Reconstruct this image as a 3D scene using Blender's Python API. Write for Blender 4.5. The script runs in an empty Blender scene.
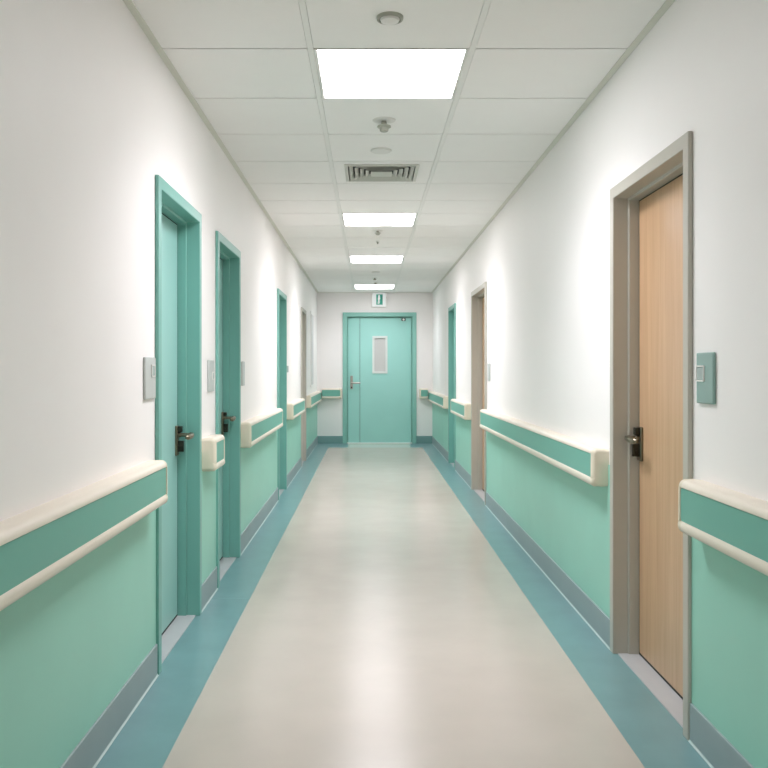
import bpy, bmesh, math
from mathutils import Vector

C = bpy.context.scene.collection
XL, XR, H, YB, YF = -0.885, 1.105, 2.6, 14.63, -4.6     # inner wall faces, ceiling, far and near end walls
PROT = 0.017                                             # how far door casings stand off the wall
TH = 0.18                                                # wall thickness

# ------------------------------------------------------------------ materials
def lin(c):
    return tuple(((v/255)/12.92 if v/255 <= .04045 else ((v/255+.055)/1.055)**2.4) for v in c) + (1,)

def mat(name, col, rough=.5, metal=0., spec=.5, bump=0., bscale=60., var=0., vscale=3., coat=0., stretch=None, col2=None):
    m = bpy.data.materials.new(name); m.use_nodes = True
    nt = m.node_tree; b = nt.nodes['Principled BSDF']
    b.inputs['Base Color'].default_value = lin(col)
    b.inputs['Roughness'].default_value = rough
    b.inputs['Metallic'].default_value = metal
    b.inputs['Specular IOR Level'].default_value = spec
    b.inputs['Coat Weight'].default_value = coat
    b.inputs['Coat Roughness'].default_value = .12
    tc = nt.nodes.new('ShaderNodeTexCoord')
    src = tc.outputs['Object']
    if stretch:
        mp = nt.nodes.new('ShaderNodeMapping'); mp.inputs['Scale'].default_value = stretch
        nt.links.new(src, mp.inputs['Vector']); src = mp.outputs['Vector']
    if var or col2:
        n = nt.nodes.new('ShaderNodeTexNoise'); n.inputs['Scale'].default_value = vscale; n.inputs['Detail'].default_value = 6
        nt.links.new(src, n.inputs['Vector'])
        r = nt.nodes.new('ShaderNodeValToRGB')
        r.color_ramp.elements[0].position = .3; r.color_ramp.elements[1].position = .7
        a = lin(col); c2 = lin(col2) if col2 else tuple(min(1, x*(1+var)) for x in a[:3]) + (1,)
        r.color_ramp.elements[0].color = a if col2 else tuple(x*(1-var) for x in a[:3]) + (1,)
        r.color_ramp.elements[1].color = c2
        nt.links.new(n.outputs['Fac'], r.inputs['Fac']); nt.links.new(r.outputs['Color'], b.inputs['Base Color'])
    if bump:
        n2 = nt.nodes.new('ShaderNodeTexNoise'); n2.inputs['Scale'].default_value = bscale; n2.inputs['Detail'].default_value = 3
        nt.links.new(src, n2.inputs['Vector'])
        bp = nt.nodes.new('ShaderNodeBump'); bp.inputs['Strength'].default_value = bump; bp.inputs['Distance'].default_value = .002
        nt.links.new(n2.outputs['Fac'], bp.inputs['Height']); nt.links.new(bp.outputs['Normal'], b.inputs['Normal'])
    return m

M = {}
M['wall'] = mat('white_wall_paint', (250, 248, 245), .55, bump=.15, bscale=90, var=.012, vscale=2)
M['wainscot'] = mat('mint_wall_sheet', (152, 213, 194), .42, bump=.12, bscale=25, var=.03, vscale=2.2)
M['base'] = mat('slate_baseboard_vinyl', (150, 167, 168), .45, var=.04, vscale=5)
M['base_teal'] = mat('teal_grey_baseboard_vinyl', (124, 164, 161), .45, var=.04, vscale=5)
M['cream_floor'] = mat('cream_sheet_vinyl', (194, 186, 175), .22, spec=.32, bump=.5, bscale=5, var=.035, vscale=3.0)
M['teal_floor'] = mat('teal_sheet_vinyl', (117, 156, 158), .28, bump=.05, bscale=7, var=.06, vscale=6)
M['lobby_floor'] = mat('greenish_grey_sheet_vinyl', (196, 203, 192), .22, var=.03, vscale=4)
M['tile'] = mat('ceiling_tile_board', (250, 250, 246), .8, bump=.25, bscale=140, var=.012, vscale=4)
M['grid'] = mat('ceiling_grid_enamel', (244, 245, 240), .5)
M['trimedge'] = mat('ceiling_edge_enamel', (222, 224, 212), .55)
M['gap'] = mat('dark_shadow_gap_board', (92, 92, 84), .8)
M['teal_paint'] = mat('teal_gloss_door_paint', (120, 180, 168), .38, var=.015, vscale=3)
M['teal_leaf'] = mat('pale_teal_door_paint', (155, 204, 196), .36, var=.02, vscale=3)
M['back_leaf'] = mat('aqua_door_paint', (164, 222, 212), .4, var=.015, vscale=3)
M['taupe'] = mat('taupe_door_paint', (191, 188, 176), .4, var=.015, vscale=3)
M['threshold'] = mat('pale_grey_threshold', (184, 187, 188), .4, var=.03, vscale=8)
M['cream'] = mat('cream_handrail_vinyl', (236, 228, 211), .38)
M['cap'] = mat('warm_cream_handrail_cap', (230, 222, 200), .42)
M['band'] = mat('green_handrail_insert', (116, 182, 165), .42, bump=.1, bscale=200)
M['plate'] = mat('pale_grey_switch_plastic', (196, 202, 198), .35)
M['plate_teal'] = mat('sage_switch_plastic', (140, 172, 164), .35)
M['white_plastic'] = mat('white_plastic', (235, 236, 230), .35)
M['rocker'] = mat('grey_rocker_plastic', (160, 176, 172), .35)
M['bronze'] = mat('brushed_bronze_handle_metal', (128, 122, 104), .3, metal=.9)
M['dark_metal'] = mat('dark_bronze_metal', (58, 58, 50), .35, metal=.8)
M['steel'] = mat('satin_steel', (178, 172, 164), .28, metal=1.)
M['back_frame'] = mat('light_teal_casing_paint', (142, 200, 187), .38)
M['glass'] = mat('frosted_window_glass', (206, 208, 204), .25)
M['white_frame'] = mat('white_window_trim', (226, 234, 228), .35)
M['fixture'] = mat('off_white_fixture_enamel', (232, 232, 226), .45)
M['ring_grey'] = mat('grey_detector_plastic', (168, 170, 156), .4)
M['vent_dark'] = mat('dark_duct', (50, 52, 48), .7)
M['vent_paint'] = mat('vent_enamel', (205, 206, 196), .45)
M['sign_green'] = mat('exit_sign_green', (56, 176, 150), .4)
M['bead'] = mat('pale_sealant', (186, 206, 203), .4)
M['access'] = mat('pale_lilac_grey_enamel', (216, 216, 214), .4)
M['rubber'] = mat('dark_rubber_door_seal', (42, 48, 44), .7)  # dark colour standing in for the shade in the door gaps
M['seam'] = mat('weld_seam_vinyl', (140, 178, 178), .35)

def wood():
    m = bpy.data.materials.new('pale_beech_veneer'); m.use_nodes = True
    nt = m.node_tree; b = nt.nodes['Principled BSDF']; b.inputs['Roughness'].default_value = .3
    tc = nt.nodes.new('ShaderNodeTexCoord'); mp = nt.nodes.new('ShaderNodeMapping')
    mp.inputs['Scale'].default_value = (1, 16, .55); nt.links.new(tc.outputs['Object'], mp.inputs['Vector'])
    n = nt.nodes.new('ShaderNodeTexNoise'); n.inputs['Scale'].default_value = 2.2; n.inputs['Detail'].default_value = 7
    n.inputs['Roughness'].default_value = .55; n.inputs['Distortion'].default_value = .6
    nt.links.new(mp.outputs['Vector'], n.inputs['Vector'])
    r = nt.nodes.new('ShaderNodeValToRGB'); e = r.color_ramp.elements
    e[0].position = .25; e[0].color = lin((193, 155, 116)); e[1].position = .75; e[1].color = lin((213, 179, 142))
    nt.links.new(n.outputs['Fac'], r.inputs['Fac'])
    mp2 = nt.nodes.new('ShaderNodeMapping'); mp2.inputs['Scale'].default_value = (1, 170, 3)
    nt.links.new(tc.outputs['Object'], mp2.inputs['Vector'])
    n2 = nt.nodes.new('ShaderNodeTexNoise'); n2.inputs['Scale'].default_value = 2; n2.inputs['Detail'].default_value = 4
    nt.links.new(mp2.outputs['Vector'], n2.inputs['Vector'])
    r2 = nt.nodes.new('ShaderNodeValToRGB'); r2.color_ramp.elements[0].position = .3; r2.color_ramp.elements[0].color = (.94, .92, .90, 1)
    r2.color_ramp.elements[1].position = .6; r2.color_ramp.elements[1].color = (1, 1, 1, 1)
    nt.links.new(n2.outputs['Fac'], r2.inputs['Fac'])
    mx = nt.nodes.new('ShaderNodeMix'); mx.data_type = 'RGBA'; mx.blend_type = 'MULTIPLY'; mx.inputs['Factor'].default_value = 1
    nt.links.new(r.outputs['Color'], mx.inputs['A']); nt.links.new(r2.outputs['Color'], mx.inputs['B'])
    nt.links.new(mx.outputs['Result'], b.inputs['Base Color'])
    return m
M['wood'] = wood()

def emit(name, col, s):
    m = bpy.data.materials.new(name); m.use_nodes = True; nt = m.node_tree
    b = nt.nodes['Principled BSDF']; b.inputs['Base Color'].default_value = (.8, .8, .8, 1)
    b.inputs['Emission Color'].default_value = lin(col); b.inputs['Emission Strength'].default_value = s
    return m
LC = (252, 247, 252)
M['lamp'] = emit('lit_light_panel', LC, 2.9)
M['lamp_far'] = emit('lit_light_panel_dim', LC, 1.6)
M['sign_white'] = emit('backlit_sign_face', (214, 228, 226), .07)

# ------------------------------------------------------------------ mesh helpers
def box(bm, x0, x1, y0, y1, z0, z1, mi=0):
    x0, x1 = sorted((x0, x1)); y0, y1 = sorted((y0, y1)); z0, z1 = sorted((z0, z1))
    v = [bm.verts.new((x, y, z)) for x in (x0, x1) for y in (y0, y1) for z in (z0, z1)]
    for q in ((0, 1, 3, 2), (4, 6, 7, 5), (0, 4, 5, 1), (2, 3, 7, 6), (0, 2, 6, 4), (1, 5, 7, 3)):
        f = bm.faces.new([v[i] for i in q]); f.material_index = mi

def loft(bm, rings, cap=True, closed=True):
    vr = [[bm.verts.new(p) for p in r] for r in rings]
    for a, b in zip(vr, vr[1:]):
        n = len(a)
        for i in range(n if closed else n-1):
            bm.faces.new((a[i], a[(i+1) % n], b[(i+1) % n], b[i]))
    if cap:
        bm.faces.new(vr[0][::-1]); bm.faces.new(vr[-1])

def lathe(bm, prof, c, n=40, axis='Z'):
    rings = []
    for r, h in prof:
        ring = []
        for i in range(n):
            a = 2*math.pi*i/n; u, w = max(r, 1e-4)*math.cos(a), max(r, 1e-4)*math.sin(a)
            p = {'Z': (u, w, h), 'X': (h, u, w), 'Y': (u, h, w)}[axis]
            ring.append((c[0]+p[0], c[1]+p[1], c[2]+p[2]))
        rings.append(ring)
    loft(bm, rings)

def obj(name, bm, mats, parent=None, loc=None, bevel=0, smooth=False, seg=2):
    bmesh.ops.recalc_face_normals(bm, faces=bm.faces)
    me = bpy.data.meshes.new(name); bm.to_mesh(me); bm.free()
    if not isinstance(mats, (list, tuple)): mats = [mats]
    for m in mats: me.materials.append(m)
    o = bpy.data.objects.new(name, me); C.objects.link(o)
    if loc: o.location = loc
    if parent: o.parent = parent
    if bevel:
        b = o.modifiers.new('bevel', 'BEVEL'); b.width = bevel; b.segments = seg; b.limit_method = 'ANGLE'; b.angle_limit = math.radians(40)
        b.harden_normals = False
    if smooth or bevel:
        for p in me.polygons: p.use_smooth = True
        try: me.set_sharp_from_angle(angle=math.radians(35 if not bevel else 60))
        except Exception: pass
    return o

def tag(o, label=None, cat=None, group=None, kind=None):
    if label: o['label'] = label
    if cat: o['category'] = cat
    if group: o['group'] = group
    if kind: o['kind'] = kind
    return o

def empty(name, loc):
    o = bpy.data.objects.new(name, None); C.objects.link(o); o.location = loc; o.empty_display_size = .1
    return o

def boxes(name, lst, m, parent=None, **k):
    bm = bmesh.new()
    for b in lst: box(bm, *b)
    return obj(name, bm, m, parent, **k)

# ------------------------------------------------------------------ doors on the side walls: (side, y0, y1, outer height)
DOORS = [
 (-1, 3.52, 4.425, 2.075, 'teal'), (-1, 4.91, 5.78, 2.07, 'teal'), (-1, 8.22, 9.04, 2.055, 'teal'), (-1, 11.08, 11.88, 2.09, 'taupe'),
 (1, 2.895, 3.835, 2.08, 'wood'), (1, 7.93, 9.03, 2.09, 'wood'), (1, 10.74, 11.6, 2.11, 'teal'),
]
FW = .05   # casing width

# ------------------------------------------------------------------ walls
def side_wall(side, name, label):
    X = XL if side < 0 else XR
    Xo = X + side*TH
    ds = sorted([d for d in DOORS if d[0] == side], key=lambda d: d[1])
    bm = bmesh.new(); y = YF - TH
    spans = []
    for _, a, b, h, _k in ds:
        oa, ob, oh = a+FW-.012, b-FW+.012, h-FW+.012
        box(bm, X, Xo, y, oa, 0, H)
        box(bm, X, Xo, oa, ob, oh, H)
        spans.append((y, a)); y = ob; spans[-1] = (spans[-1][0], a)
        nxt = b
        y_struct = ob
        y = ob
        ends = nxt
    box(bm, X, Xo, y, YB+TH, 0, H)
    w = obj(name, bm, M['wall'])
    tag(w, label, 'wall', kind='structure')
    # clear stretches between casings
    cl = []; p = YF
    for _, a, b, h, _k in ds:
        cl.append((p, a)); p = b
    cl.append((p, YB))
    for i, (a, b) in enumerate(cl):
        s = boxes('wainscot', [(X, X-side*.005, a, b, .13, .83)], M['wainscot'], w)
        s['label'] = 'mint green lower wall covering'
    bb = bmesh.new(); bd = bmesh.new()
    for a, b in cl:
        box(bb, X, X-side*.012, a, b, 0.0, .132)
        rings = []
        for yy in (a, b):
            rings.append([(X-side*.012, yy, .001), (X-side*.012, yy, .008), (X-side*.013, yy, .005), (X-side*.017, yy, .001)])
        loft(bd, rings)
    base = obj('baseboard_' + ('left' if side < 0 else 'right'), bb, M['base'], bevel=.003)
    tag(base, 'slate grey baseboard along the foot of the %s wall' % ('left' if side < 0 else 'right'), 'baseboard', kind='structure')
    obj('sealant_bead', bd, M['bead'], base)
    return w

wl = side_wall(-1, 'wall_left', 'long white left corridor wall with mint green lower part')
wr = side_wall(1, 'wall_right', 'long white right corridor wall with mint green lower part')

BD0, BD1, BDH = -.443, .824, 2.255        # far door casing, outer
bm = bmesh.new()
s_ = .05
box(bm, XL, BD0+s_, YB, YB+TH, 0, H); box(bm, BD1-s_, XR, YB, YB+TH, 0, H); box(bm, BD0+s_, BD1-s_, YB, YB+TH, BDH-s_, H)
wb = tag(obj('wall_back', bm, M['wall']), 'white end wall around the aqua double door', 'wall', kind='structure')
bb = bmesh.new()
box(bb, XL+.012, BD0, YB, YB-.012, 0, .13); box(bb, BD1, XR-.012, YB, YB-.012, 0, .13)
tag(obj('baseboard_back', bb, M['base_teal'], bevel=.003), 'teal grey baseboard along the foot of the end wall', 'baseboard', kind='structure')
wf = tag(boxes('wall_front', [(XL, XR, YF, YF-TH, 0, H)], M['wall']), 'white corridor wall behind the viewer', 'wall', kind='structure')

# ------------------------------------------------------------------ floor
bm = bmesh.new()
SL, SR, SB = -.656, .879, 13.87
def q(x0, x1, y0, y1, mi): box(bm, x0, x1, y0, y1, -.05, 0, mi)
q(SL, SR, YF, SB, 0); q(XL-.2, SL, YF, YB, 1); q(SR, XR+.2, YF, YB, 1)
q(SL, -.34, SB, YB, 1); q(.70, SR, SB, YB, 1); q(-.34, .70, SB, YB+TH, 2)
fl = tag(obj('floor', bm, [M['cream_floor'], M['teal_floor'], M['lobby_floor']]), 'glossy cream vinyl corridor floor with teal borders', 'floor', kind='structure')
boxes('weld_seam', [(XL+.02, SL, 4.70, 4.706, 0, .0008)], M['seam'], fl)

# ------------------------------------------------------------------ ceiling
GY = [3.53, 4.175, 4.81, 5.44, 6.08, 6.69, 7.25, 7.87, 8.56, 9.255, 9.95, 10.6, 11.275, 11.95, 12.625, 13.3, 14.0, 14.63]
y = 3.53
while y > YF + .3:
    y -= .625; GY.insert(0, max(y, YF))
GY[0] = YF
GX = [XL, -.2415, .432, XR]
LIGHTS = [(3.53, 4.175), (7.25, 7.87), (9.95, 10.6), (13.3, 14.0)]
_i = GY.index(3.53); rear_fill = [(GY[_i-6], GY[_i-5]), (GY[_i-11], GY[_i-10])]  # unseen panels above and behind the camera, added to brighten the near end
VENT = (5.44, 6.08)
bm = bmesh.new(); g = bmesh.new()
for j in range(len(GY)-1):
    for i in range(3):
        if i == 1 and any(abs(GY[j]-a) < 1e-3 for a, _ in LIGHTS+rear_fill+[VENT]): continue
        box(bm, GX[i]+(.0135 if i else .0), GX[i+1]-(.0135 if i < 2 else 0), GY[j]+.0045, GY[j+1]-.0045, H, H+.014)
for x in GX[1:3]: box(g, x-.012, x+.012, YF, YB, H-.001, H+.01)
for yy in GY[1:-1]: box(g, XL, XR, yy-.0044, yy+.0044, H+.004, H+.008, 1)
ce = obj('ceiling', bm, M['tile'])
tag(ce, 'off-white suspended tile ceiling of the corridor', 'ceiling', kind='structure')
obj('ceiling_grid', g, [M['grid'], M['gap']], ce)
boxes('ceiling_backing', [(XL-.1, XR+.1, YF-.1, YB+.1, H+.05, H+.07)], M['gap'], ce)
e = bmesh.new()
box(e, XL, XL+.03, YF, YB, H-.004, H); box(e, XR-.03, XR, YF, YB, H-.004, H); box(e, XL+.03, XR-.03, YB-.02, YB, H-.004, H)
tag(obj('trim_ceiling', e, M['trimedge']), 'thin grey edge angle where ceiling meets walls', 'trim', kind='structure')

# ------------------------------------------------------------------ ceiling lights
cx = (GX[1]+GX[2])/2
lab = ['large bright square ceiling light panel nearest the viewer', 'ceiling light panel second from the viewer, just beyond the air vent',
       'ceiling light panel third from the viewer, second before the exit sign', 'farthest ceiling light panel, just in front of the exit sign',
       'ceiling light panel directly above the viewer', 'ceiling light panel farthest behind the viewer']
for (a, b), L, pw in zip(LIGHTS+rear_fill, lab, (4.1, 4.2, 3.4, 2.1, 1.7, 3.8)):
    m_ = (a+b)/2
    r = tag(empty('ceiling_light', (cx, m_, H)), L, 'ceiling light', 'ceiling light panels')
    hx, hy = (GX[2]-GX[1])/2-.014, (b-a)/2-.005
    bm = bmesh.new(); t = .013; ty = .006
    for s in (-1, 1):
        box(bm, s*(hx-t), s*hx, -hy, hy, -.002, .03); box(bm, -hx+t, hx-t, s*(hy-ty), s*hy, -.002, .03)
    box(bm, -hx, hx, -hy, hy, .03, .04)
    obj('frame', bm, M['white_plastic'], r)
    boxes('diffuser', [(-hx+t, hx-t, -hy+ty, hy-ty, .004, .012)], M['lamp_far' if pw < 3 else 'lamp'], r)
    ld = bpy.data.lights.new('panel_light', 'AREA'); ld.shape = 'RECTANGLE'; ld.size = 2*(hx-t); ld.size_y = 2*(hy-ty)
    ld.energy = pw; ld.color = (.97, .927, 1.01); ld.spread = math.radians(135)
    lo = bpy.data.objects.new('panel_light', ld); C.objects.link(lo); lo.parent = r; lo.location = (0, 0, .002)

# ------------------------------------------------------------------ air vent
vy = (VENT[0]+VENT[1])/2
v = tag(empty('air_vent', (cx-.008, vy, H)), 'square louvred air vent in the ceiling behind the first light panel', 'air vent')
def sq(bm, a, za, b, zb, ax=0., t=.003):   # sloping square ring, outer half-size a at za to inner b at zb
    A = [(-a, -a), (a, -a), (a, a), (-a, a)]; B = [(-b, -b), (b, -b), (b, b), (-b, b)]
    rr = []
    for P, z in ((A, za), (B, zb), (B, zb+t), (A, za+t)):
        rr.append([bm.verts.new((x, y_, z)) for x, y_ in P])
    for k in range(4):
        r0, r1 = rr[k], rr[(k+1) % 4]
        for i in range(4): bm.faces.new((r0[i], r0[(i+1) % 4], r1[(i+1) % 4], r1[i]))
hx, hy = (GX[2]-GX[1])/2-.0135, (VENT[1]-VENT[0])/2-.0045
bm = bmesh.new(); o_ = .242
for s in (-1, 1):
    box(bm, s*o_, s*hx+.008, -hy, hy, 0, .01); box(bm, -o_, o_, s*o_, s*hy, 0, .01)
obj('panel', bm, M['tile'], v)
bm = bmesh.new(); sq(bm, .245, -.004, .222, -.008); sq(bm, .222, -.008, .220, .05); obj('frame', bm, M['vent_paint'], v)
boxes('duct', [(-.25, .25, -.25, .25, .045, .055)], M['vent_dark'], v)
for a in (.214, .178, .142, .106):
    bm = bmesh.new(); sq(bm, a, -.008, a-.024, .012, t=.002); obj('louvre', bm, M['vent_paint'], v)
boxes('centre_plate', [(-.072, .072, -.072, .072, -.010, -.006)], M['vent_paint'], v, bevel=.002)

# ------------------------------------------------------------------ detectors and sprinklers
def detector(x, y, r, label, flat=False):
    t = tag(empty('smoke_detector' if not flat else 'ceiling_disc', (x, y, H)), label, 'smoke detector' if not flat else 'ceiling disc')
    bm = bmesh.new()
    if flat:
        lathe(bm, [(0, 0), (r, 0), (r, -.006), (r*.9, -.011), (0, -.012)], (0, 0, 0)); obj('cover', bm, M['fixture'], t, smooth=True)
    else:
        lathe(bm, [(0, 0), (r, 0), (r*1.0, -.006), (r*.96, -.011), (r*.84, -.012), (r*.80, -.004), (0, -.004)], (0, 0, 0)); obj('base_ring', bm, M['ring_grey'], t, smooth=True)
        bm = bmesh.new()
        lathe(bm, [(0, -.004), (r*.66, -.004), (r*.72, -.010), (r*.66, -.017), (r*.4, -.020), (0, -.021)], (0, 0, 0)); obj('sensor_cap', bm, M['fixture'], t, smooth=True)
    return t
def sprinkler(x, y, r, d, label, mat_='ring_grey'):
    t = tag(empty('sprinkler_head', (x, y, H)), label, 'sprinkler', 'ceiling sprinklers')
    bm = bmesh.new(); lathe(bm, [(0, 0), (r, 0), (r*.96, -.004), (r*.5, -.008), (0, -.008)], (0, 0, 0)); obj('escutcheon', bm, M['fixture'], t, smooth=True)
    bm = bmesh.new(); lathe(bm, [(0, -.008), (r*.22, -.008), (r*.25, -d*.45), (r*.58, -d*.5), (r*.6, -d*.62), (r*.4, -d*.68), (r*.36, -d*.95), (r*.3, -d), (0, -d)], (0, 0, 0))
    obj('nozzle', bm, M[mat_], t, smooth=True)
    return t
detector(.081, 3.215, .051, 'round smoke detector with grey ring nearest the viewer')
sprinkler(.083, 4.54, .062, .062, 'white ceiling sprinkler head just beyond the nearest light panel')
detector(.076, 5.16, .064, 'flat white disc on the ceiling in front of the air vent', flat=True)
sprinkler(.088, 8.13, .05, .045, 'small sprinkler head just beyond the second light panel')
sprinkler(.095, 8.80, .022, .03, 'tiny sprinkler head behind a larger one, before the third light panel')
detector(.10, 11.56, .058, 'thin flat disc on the far ceiling beyond the third light panel', flat=True)
sprinkler(.09, 12.32, .045, .035, 'sprinkler head on the far ceiling between a thin disc and a tiny head')
sprinkler(.105, 12.95, .03, .03, 'tiny sprinkler head just before the farthest light panel')

# ------------------------------------------------------------------ doors
def frame_mesh(y0, y1, h, side, depth=.11):
    """casing and rebated lining; local coords: x = into the wall (0 = casing face), y along, z up"""
    bm = bmesh.new()
    w = FW
    pr = [(0, 0), (PROT, 0), (PROT, w-.012), (depth+.06, w-.012), (depth+.06, w+.012), (.068, w+.012), (.068, w), (0, w)]
    # mitred sweep: left jamb up, head across, right jamb down
    rings = []
    L = y1 - y0
    rings.append([(d, o, 0) for d, o in pr])
    rings.append([(d, o, h-o) for d, o in pr])
    rings.append([(d, L-o, h-o) for d, o in pr])
    rings.append([(d, L-o, 0) for d, o in pr])
    loft(bm, rings)
    for v_ in bm.verts: v_.co.x *= side
    return bm

def handle(parent, side, yloc, z0, z1, zl, toward, so=0.):
    """back plate with lever; local x=0 is the leaf face, corridor towards -side"""
    s = -side
    zc = (z0+z1)/2
    p = boxes('handle', [(0, s*.012, yloc-.026, yloc+.026, z0, z1)], M['bronze'], parent, bevel=.004)
    bm = bmesh.new()
    lathe(bm, [(0, 0), (.013, 0), (.013, s*.012), (.010, s*.016), (.010, s*(.06+so)), (0, s*(.06+so))], (s*.011, yloc, zl), 20, 'X')
    n = 12; rings = []
    pts = [(s*.055, 0.0), (s*.066, .012), (s*.068, .035), (s*.068, .075), (s*.064, .108), (s*.056, .118)]
    for k, (px, py) in enumerate(pts):
        rr = .0125 if k < 4 else (.011 if k == 4 else .006)
        rings.append([(px, yloc+toward*py + 0*i, zl) if False else
                      (px+s*so+rr*math.cos(2*math.pi*i/n)*.8, yloc+toward*py, zl-py*.05+rr*1.1*math.sin(2*math.pi*i/n)) for i in range(n)])
    loft(bm, rings)
    obj('lever', bm, M['bronze'], p, smooth=True)
    bm = bmesh.new()
    lathe(bm, [(0, 0), (.011, 0), (.011, s*.016), (0, s*.016)], (s*.011, yloc, z0+.045), 20, 'X')
    box(bm, s*.012, s*.040, yloc-.009, yloc+.009, z0+.02, z0+.075)
    obj('lock_cylinder', bm, M['dark_metal'], p, smooth=True)
    box_bm = bmesh.new(); box(box_bm, s*.011, s*.032, yloc-.016, yloc+.016, zl+.014, z1-.003)
    obj('lever_collar', box_bm, M['dark_metal'], p, bevel=.003)
    return p

dl = ['open-recess teal door nearest the viewer on the left wall', 'second teal door from the viewer on the left wall',
      'third teal door from the viewer on the left wall', 'narrow taupe framed door far along the left wall',
      'pale beech door in a taupe frame nearest the viewer on the right wall', 'pale beech door in a taupe frame farther along the right wall',
      'teal door farthest along the right wall']
hz = [(.83, .982, .935), (.83, .985, .945), None, None, (.865, 1.015, .965), None, None]
for k, (side, y0, y1, h, kind) in enumerate(DOORS):
    X = (XL if side < 0 else XR) - side*PROT
    d = tag(empty('door_%d' % (k+1), (X, y0, 0)), dl[k], 'door', kind='structure')
    fm = M['teal_paint'] if kind == 'teal' else M['taupe']
    lm = {'teal': M['teal_leaf'], 'wood': M['wood'], 'taupe': M['taupe']}[kind]
    obj('door_frame', frame_mesh(y0, y1, h, side), fm, d, bevel=.0035)
    L = y1-y0; g_ = FW+.012+.006
    lf = boxes('door_leaf', [(side*.112, side*.155, g_, L-g_, .014, h-g_)], lm, d, bevel=.002)
    boxes('door_seal', [(side*.113, side*.15, L-g_, L-g_+.0055, .004, h-g_+.005), (side*.113, side*.15, g_-.0055, g_, .004, h-g_+.005),
                        (side*.113, side*.15, g_, L-g_, h-g_, h-g_+.005), (side*.113, side*.15, g_, L-g_, .004, .014)], M['rubber'], d)  # dark strips painted as the shade in the gaps around the leaf
    boxes('backing', [(side*.175, side*.185, FW-.01, L-FW+.01, 0, h-FW)], M['gap'], d)
    boxes('threshold', [(side*.022, side*.17, FW+.0, L-FW-.0, 0, .004)], M['threshold'], d)
    if hz[k]:
        z0, z1, zl = hz[k]
        yy = L-g_-.030
        hd = handle(d, side, yy, z0, z1, zl, -1, .02 if side < 0 else .0); hd.location.x = side*.112

# far double door
d = tag(empty('door_8', ((BD0+BD1)/2, YB, 0)), 'aqua uneven double door with a small window at the corridor end', 'door', kind='structure')
W = (BD1-BD0)/2
pr = [(-.02, 0), (0, 0), (0, .045), (.10, .045), (.10, .085), (.055, .085), (.055, .07), (-.02, .07)]
bm = bmesh.new()
loft(bm, [[(-W+o, dd, 0) for dd, o in pr], [(-W+o, dd, BDH-o) for dd, o in pr], [(W-o, dd, BDH-o) for dd, o in pr], [(W-o, dd, 0) for dd, o in pr]])
obj('door_frame', bm, M['back_frame'], d, bevel=.004)
sp = -W + (359.8-342.7)/58.1
zt = BDH-.092
nl = boxes('door_leaf', [(-W+.088, sp-.003, .045, .09, .012, zt)], M['back_leaf'], d, bevel=.003)
# wide leaf with an opening for the window
wx0, wx1 = -W+(372.6-342.7)/58.1, -W+(387.2-342.7)/58.1
wz0, wz1 = 1.265-3.2/58.1, 1.265+33.8/58.1
x0, x1 = sp+.003, W-.088
wl_ = boxes('door_leaf', [(x0, wx0, .045, .09, .012, zt), (wx1, x1, .045, .09, .012, zt), (wx0, wx1, .045, .09, .012, wz0), (wx0, wx1, .045, .09, wz1, zt)], M['back_leaf'], d)
bm = bmesh.new()
for (a, b, c, e_) in ((wx0-.005, wx0+.03, wz0-.005, wz1+.005), (wx1-.03, wx1+.005, wz0-.005, wz1+.005), (wx0+.03, wx1-.03, wz0-.005, wz0+.03), (wx0+.03, wx1-.03, wz1-.03, wz1+.005)):
    box(bm, a, b, .032, .095, c, e_)
wf_ = obj('window_frame', bm, M['white_frame'], wl_)
boxes('pane', [(wx0+.03, wx1-.03, .06, .068, wz0+.03, wz1-.03)], M['glass'], wl_)
boxes('backing', [(-W+.05, W-.05, .15, .16, 0, BDH-.05)], M['gap'], d)
boxes('threshold', [(-W+.072, W-.072, -.03, .1, 0, .014)], M['white_frame'], d)
hx_ = -W+(351.5-342.7)/58.1
hd = boxes('handle', [(hx_-.022, hx_+.022, .033, .045, 1.265-.33, 1.265-.10)], M['steel'], d, bevel=.005)
bm = bmesh.new()
lathe(bm, [(0, .033), (.014, .033), (.012, -.02), (0, -.02)], (hx_, 0, 1.04), 16, 'Y')
rings = [[(hx_+px, py+r_*math.cos(2*math.pi*i/12), 1.04+r_*math.sin(2*math.pi*i/12)) for i in range(12)] for px, py, r_ in ((-.01, -.018, .008), (0, -.02, .014), (.09, -.02, .013), (.145, -.016, .012), (.155, -.014, .005))]
loft(bm, rings); obj('lever', bm, M['steel'], hd, smooth=True)
bm = bmesh.new(); lathe(bm, [(0, .033), (.014, .033), (.012, .015), (0, .014)], (hx_, 0, .965), 16, 'Y'); obj('lock_cylinder', bm, M['dark_metal'], hd, smooth=True)
cxx = -W+(403.5-342.7)/58.1
bm = bmesh.new(); box(bm, cxx-.035, cxx+.035, -.0, .045, zt-.05, zt-.008); cl_ = obj('door_closer', bm, M['dark_metal'], d, bevel=.008)
bm = bmesh.new(); lathe(bm, [(0, 0), (.02, 0), (.018, -.02), (0, -.024)], (cxx, 0, zt-.03), 20, 'Y'); obj('closer_knob', bm, M['white_plastic'], cl_, smooth=True)

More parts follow.
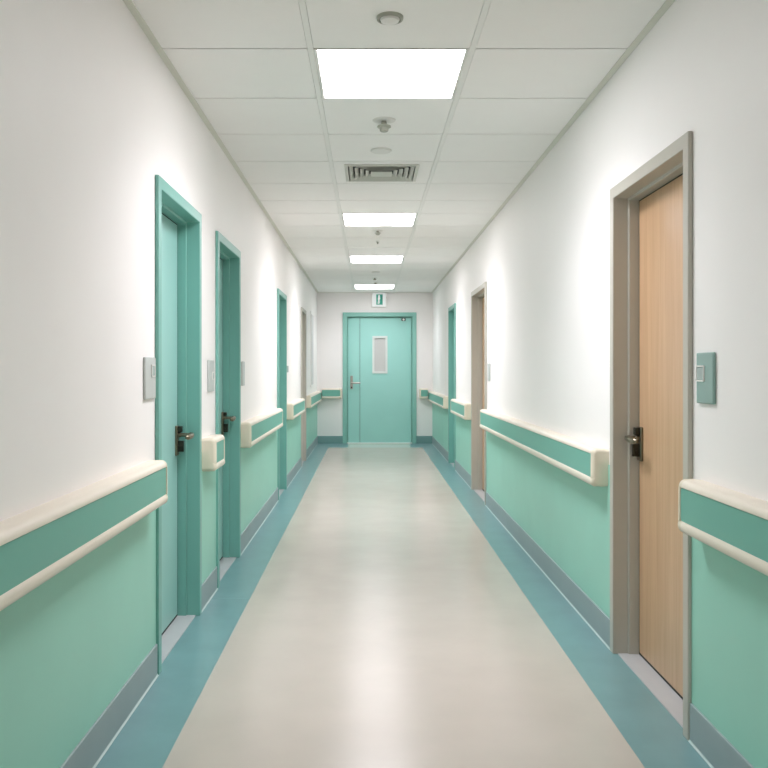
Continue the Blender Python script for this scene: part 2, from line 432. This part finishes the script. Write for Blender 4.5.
# ------------------------------------------------------------------ exit sign
sx, sz = .181, 1.265+(370-299.9)/58.1
s = tag(empty('exit_sign', (sx, YB, sz)), 'small white sign with green emblem above the aqua door', 'sign')
boxes('sign_box', [(-.125, .125, -.035, 0, -.128, .128)], M['white_plastic'], s, bevel=.006)
boxes('sign_face', [(-.115, .115, -.0375, -.034, -.118, .118)], M['sign_white'], s)
pl_ = boxes('emblem', [(-.048, .062, -.0400, -.037, -.086, .092)], M['sign_green'], s, bevel=.001)
bm = bmesh.new()
lathe(bm, [(0, -.0405), (.018, -.0405), (.018, -.042), (0, -.042)], (0, 0, .062), 20, 'Y')
def bar(x0, z0, x1, z1, w):
    dx, dz = x1-x0, z1-z0; l = math.hypot(dx, dz); nx, nz = -dz/l*w/2, dx/l*w/2
    loft(bm, [[(x0+nx, yy, z0+nz), (x0-nx, yy, z0-nz), (x1-nx, yy, z1-nz), (x1+nx, yy, z1+nz)] for yy in (-.0405, -.042)])
bar(.0, .045, -.004, -.01, .034); bar(-.004, -.01, .006, -.042, .016); bar(.006, -.042, -.006, -.072, .014)
bar(-.004, -.01, -.014, -.04, .014); bar(-.014, -.04, -.02, -.068, .013); bar(0, .04, .02, .015, .009); bar(0, .04, -.02, .02, .009)
obj('walking_figure', bm, M['sign_white'], pl_)

# ------------------------------------------------------------------ handrails
ZC = .8175
def rail_profile(full=False):
    P = [(0, .083), (.030, .0865)]
    for k in range(7):
        a = math.radians(90-15*k); P.append((.054+.024*math.cos(a), .0625+.024*math.sin(a)))
    if not full: P += [(.078, .0615), (.0725, .0600), (.0725, -.0495), (.077, -.0505)]
    else: P += [(.078, .0615), (.0785, .0600), (.0795, -.0495), (.0797, -.0505)]
    for k in range(9):
        a = math.radians(50-20*k); P.append((.060+.020*math.cos(a)+.001, -.066+.0235*math.sin(a)))
    P += [(.03, -.090), (0, -.088)]
    return P
CP = rail_profile(True)
RP = rail_profile()
def rail(label, X, n, a0, a1, cap0=True, cap1=True, dz=0.):
    """runs along the wall from a0 to a1. n=+1: wall at x=X faces +x; -1 faces -x; 'B' end wall"""
    if n == 'B':
        org = (a0, YB, 0)
        P = lambda t, d, z: (t-a0, -d, z+ZC+dz)
    else:
        org = (X, a0, 0)
        P = lambda t, d, z: (n*d, t-a0, z+ZC+dz)
    r = tag(empty('handrail', org), label, 'handrail', 'wall handrails')
    CL = .04
    b0 = a0+CL if cap0 else a0; b1 = a1-CL if cap1 else a1
    bm = bmesh.new(); loft(bm, [[P(t, d, z) for d, z in RP] for t in (b0, b1)])
    obj('rail_body', bm, M['cream'], r, smooth=True)
    def cap(t_in, t_out):
        s = 1 if t_out > t_in else -1; R = .020; rings = [[P(t_in, d*1.0, z*1.0) for d, z in RP], [P(t_in+s*.0135, d, z) for d, z in RP], [P(t_in+s*.0145, d*1.004, z*1.004) for d, z in CP]]
        for k in range(8):
            th = math.pi/2*k/7; e_ = R*(1-math.cos(th))*.95
            t = t_out - s*R + s*R*math.sin(th)
            rings.append([P(t, d*(1.004-e_/.085), z*(1.004-e_/.10)) for d, z in CP])
        bm = bmesh.new(); loft(bm, rings); obj('end_cap', bm, M['cap'], r, smooth=True)
    if cap0: cap(b0, a0)
    if cap1: cap(b1, a1)
    # insert band with rounded ends
    i0 = a0+.026 if cap0 else a0; i1 = a1-.026 if cap1 else a1; rr = .014
    zt_, zb_ = .0595, -.049
    out = []
    for (tt, zz, st) in ((i1-rr, zt_-rr, 0), (i0+rr, zt_-rr, 90), (i0+rr, zb_+rr, 180), (i1-rr, zb_+rr, 270)):
        for k in range(5):
            a = math.radians(st+22.5*k); out.append((tt+rr*math.cos(a), zz+rr*math.sin(a)))
    bm = bmesh.new(); loft(bm, [[P(t, dd, z) for t, z in out] for dd in (.0715, .0755)])
    o = obj('insert_band', bm, M['band'], r); o['label'] = 'green insert band'
    return r
rail('long cream handrail with green band on the left wall, nearest the viewer', XL, 1, -3.6, 3.425)
rail('short handrail stub between the first and second left doors', XL, 1, 4.485, 4.785)
rail('cream handrail between the second and third left teal doors', XL, 1, 5.83, 8.03)
rail('cream handrail between third teal door and taupe door on the left', XL, 1, 9.12, 10.82)
rail('farthest left wall handrail beyond the taupe door, reaching the corner', XL, 1, 11.95, YB-.0, cap1=False)
rail('long handrail with green band on the right wall, nearest the viewer', XR, -1, -3.6, 2.83)
rail('long cream handrail between the two beech doors on the right wall', XR, -1, 3.9, 7.86)
rail('short handrail between the far beech door and teal door on the right', XR, -1, 9.09, 10.65)
rail('farthest right wall handrail beyond the teal door, reaching the corner', XR, -1, 11.68, YB, cap1=False)
rail('short handrail on the end wall left of the aqua door', 0, 'B', XL+.088, -.46, cap0=False, dz=.045)
rail('short handrail on the end wall right of the aqua door', 0, 'B', .872, XR-.088, cap1=False, dz=.045)

# ------------------------------------------------------------------ wall switches and plates
def plate(label, side, y0, y1, z0, z1, m, ym=None, zm=None, w=.055, hh=.05, name='switch_plate', cat='switch', rock=True):
    X = XL if side < 0 else XR; s = -side
    r = tag(empty(name, (X, (y0+y1)/2, (z0+z1)/2)), label, cat, 'wall switch plates')
    L = (y1-y0)/2; Hh = (z1-z0)/2
    boxes('cover', [(0, s*.011, -L, L, -Hh, Hh)], m, r, bevel=.004)
    if rock:
        cy, cz = (ym or 0), (zm or 0)
        bm = bmesh.new(); t = .005
        for q_ in (-1, 1):
            box(bm, s*.010, s*.015, cy-w/2, cy+w/2, cz+q_*hh/2-t/2, cz+q_*hh/2+t/2)
            box(bm, s*.010, s*.015, cy+q_*w/2-t/2, cy+q_*w/2+t/2, cz-hh/2, cz+hh/2)
        obj('rocker_surround', bm, M['white_plastic'], r)
        boxes('rocker', [(s*.009, s*.014, cy-w/2+.004, cy+w/2-.004, cz-hh/2+.004, cz+hh/2-.004)], M['rocker'], r, bevel=.002)
    return r
plate('pale grey switch plate on left wall before the nearest teal door', -1, 3.335, 3.495, 1.148, 1.316, M['plate'], .032, .03, .055, .045)
plate('pale grey switch plate between the first and second left teal doors', -1, 4.66, 4.82, 1.145, 1.32, M['plate'], .04, .0, .04, .04, rock=True)
plate('narrow pale grey switch plate just beyond the second left teal door', -1, 5.90, 6.01, 1.155, 1.325, M['plate'], rock=False)
plate('tiny grey wall plate just beyond the third left teal door', -1, 9.15, 9.30, 1.24, 1.31, M['rocker'], rock=False)
plate('sage green switch plate right of the nearest beech door', 1, 2.70, 2.838, 1.155, 1.322, M['plate_teal'], .03, .015, .06, .048)
plate('small pale grey switch plate beside the far beech door', 1, 7.70, 7.82, 1.165, 1.325, M['plate'], rock=False)
p = tag(empty('access_panel', (XL, 13.2, 1.0)), 'tall narrow pale grey panel on left wall near the far corner', 'wall panel')  # panel is made up, it stands for an unclear pale strip on the wall
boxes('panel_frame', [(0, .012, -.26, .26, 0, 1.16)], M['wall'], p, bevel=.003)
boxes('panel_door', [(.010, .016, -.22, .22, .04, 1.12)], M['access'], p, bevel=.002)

# ------------------------------------------------------------------ camera and world
w = bpy.data.worlds.new('world'); bpy.context.scene.world = w; w.use_nodes = True
w.node_tree.nodes['Background'].inputs['Color'].default_value = (.02, .02, .02, 1)
cam = bpy.data.cameras.new('camera'); co = bpy.data.objects.new('camera', cam); C.objects.link(co)
co.location = (0, 0, 1.265); co.rotation_euler = (math.pi/2, 0, 0)
cam.sensor_width = 36; cam.lens = 850/768*36
cam.shift_x = (384-368.5)/768; cam.shift_y = -(384-370)/768
cam.clip_start = .02
bpy.context.scene.camera = co
vs = bpy.context.scene.view_settings
vs.view_transform = 'Standard'; vs.look = 'None'; vs.gamma = 1; vs.use_curve_mapping = False; vs.exposure = 2.24
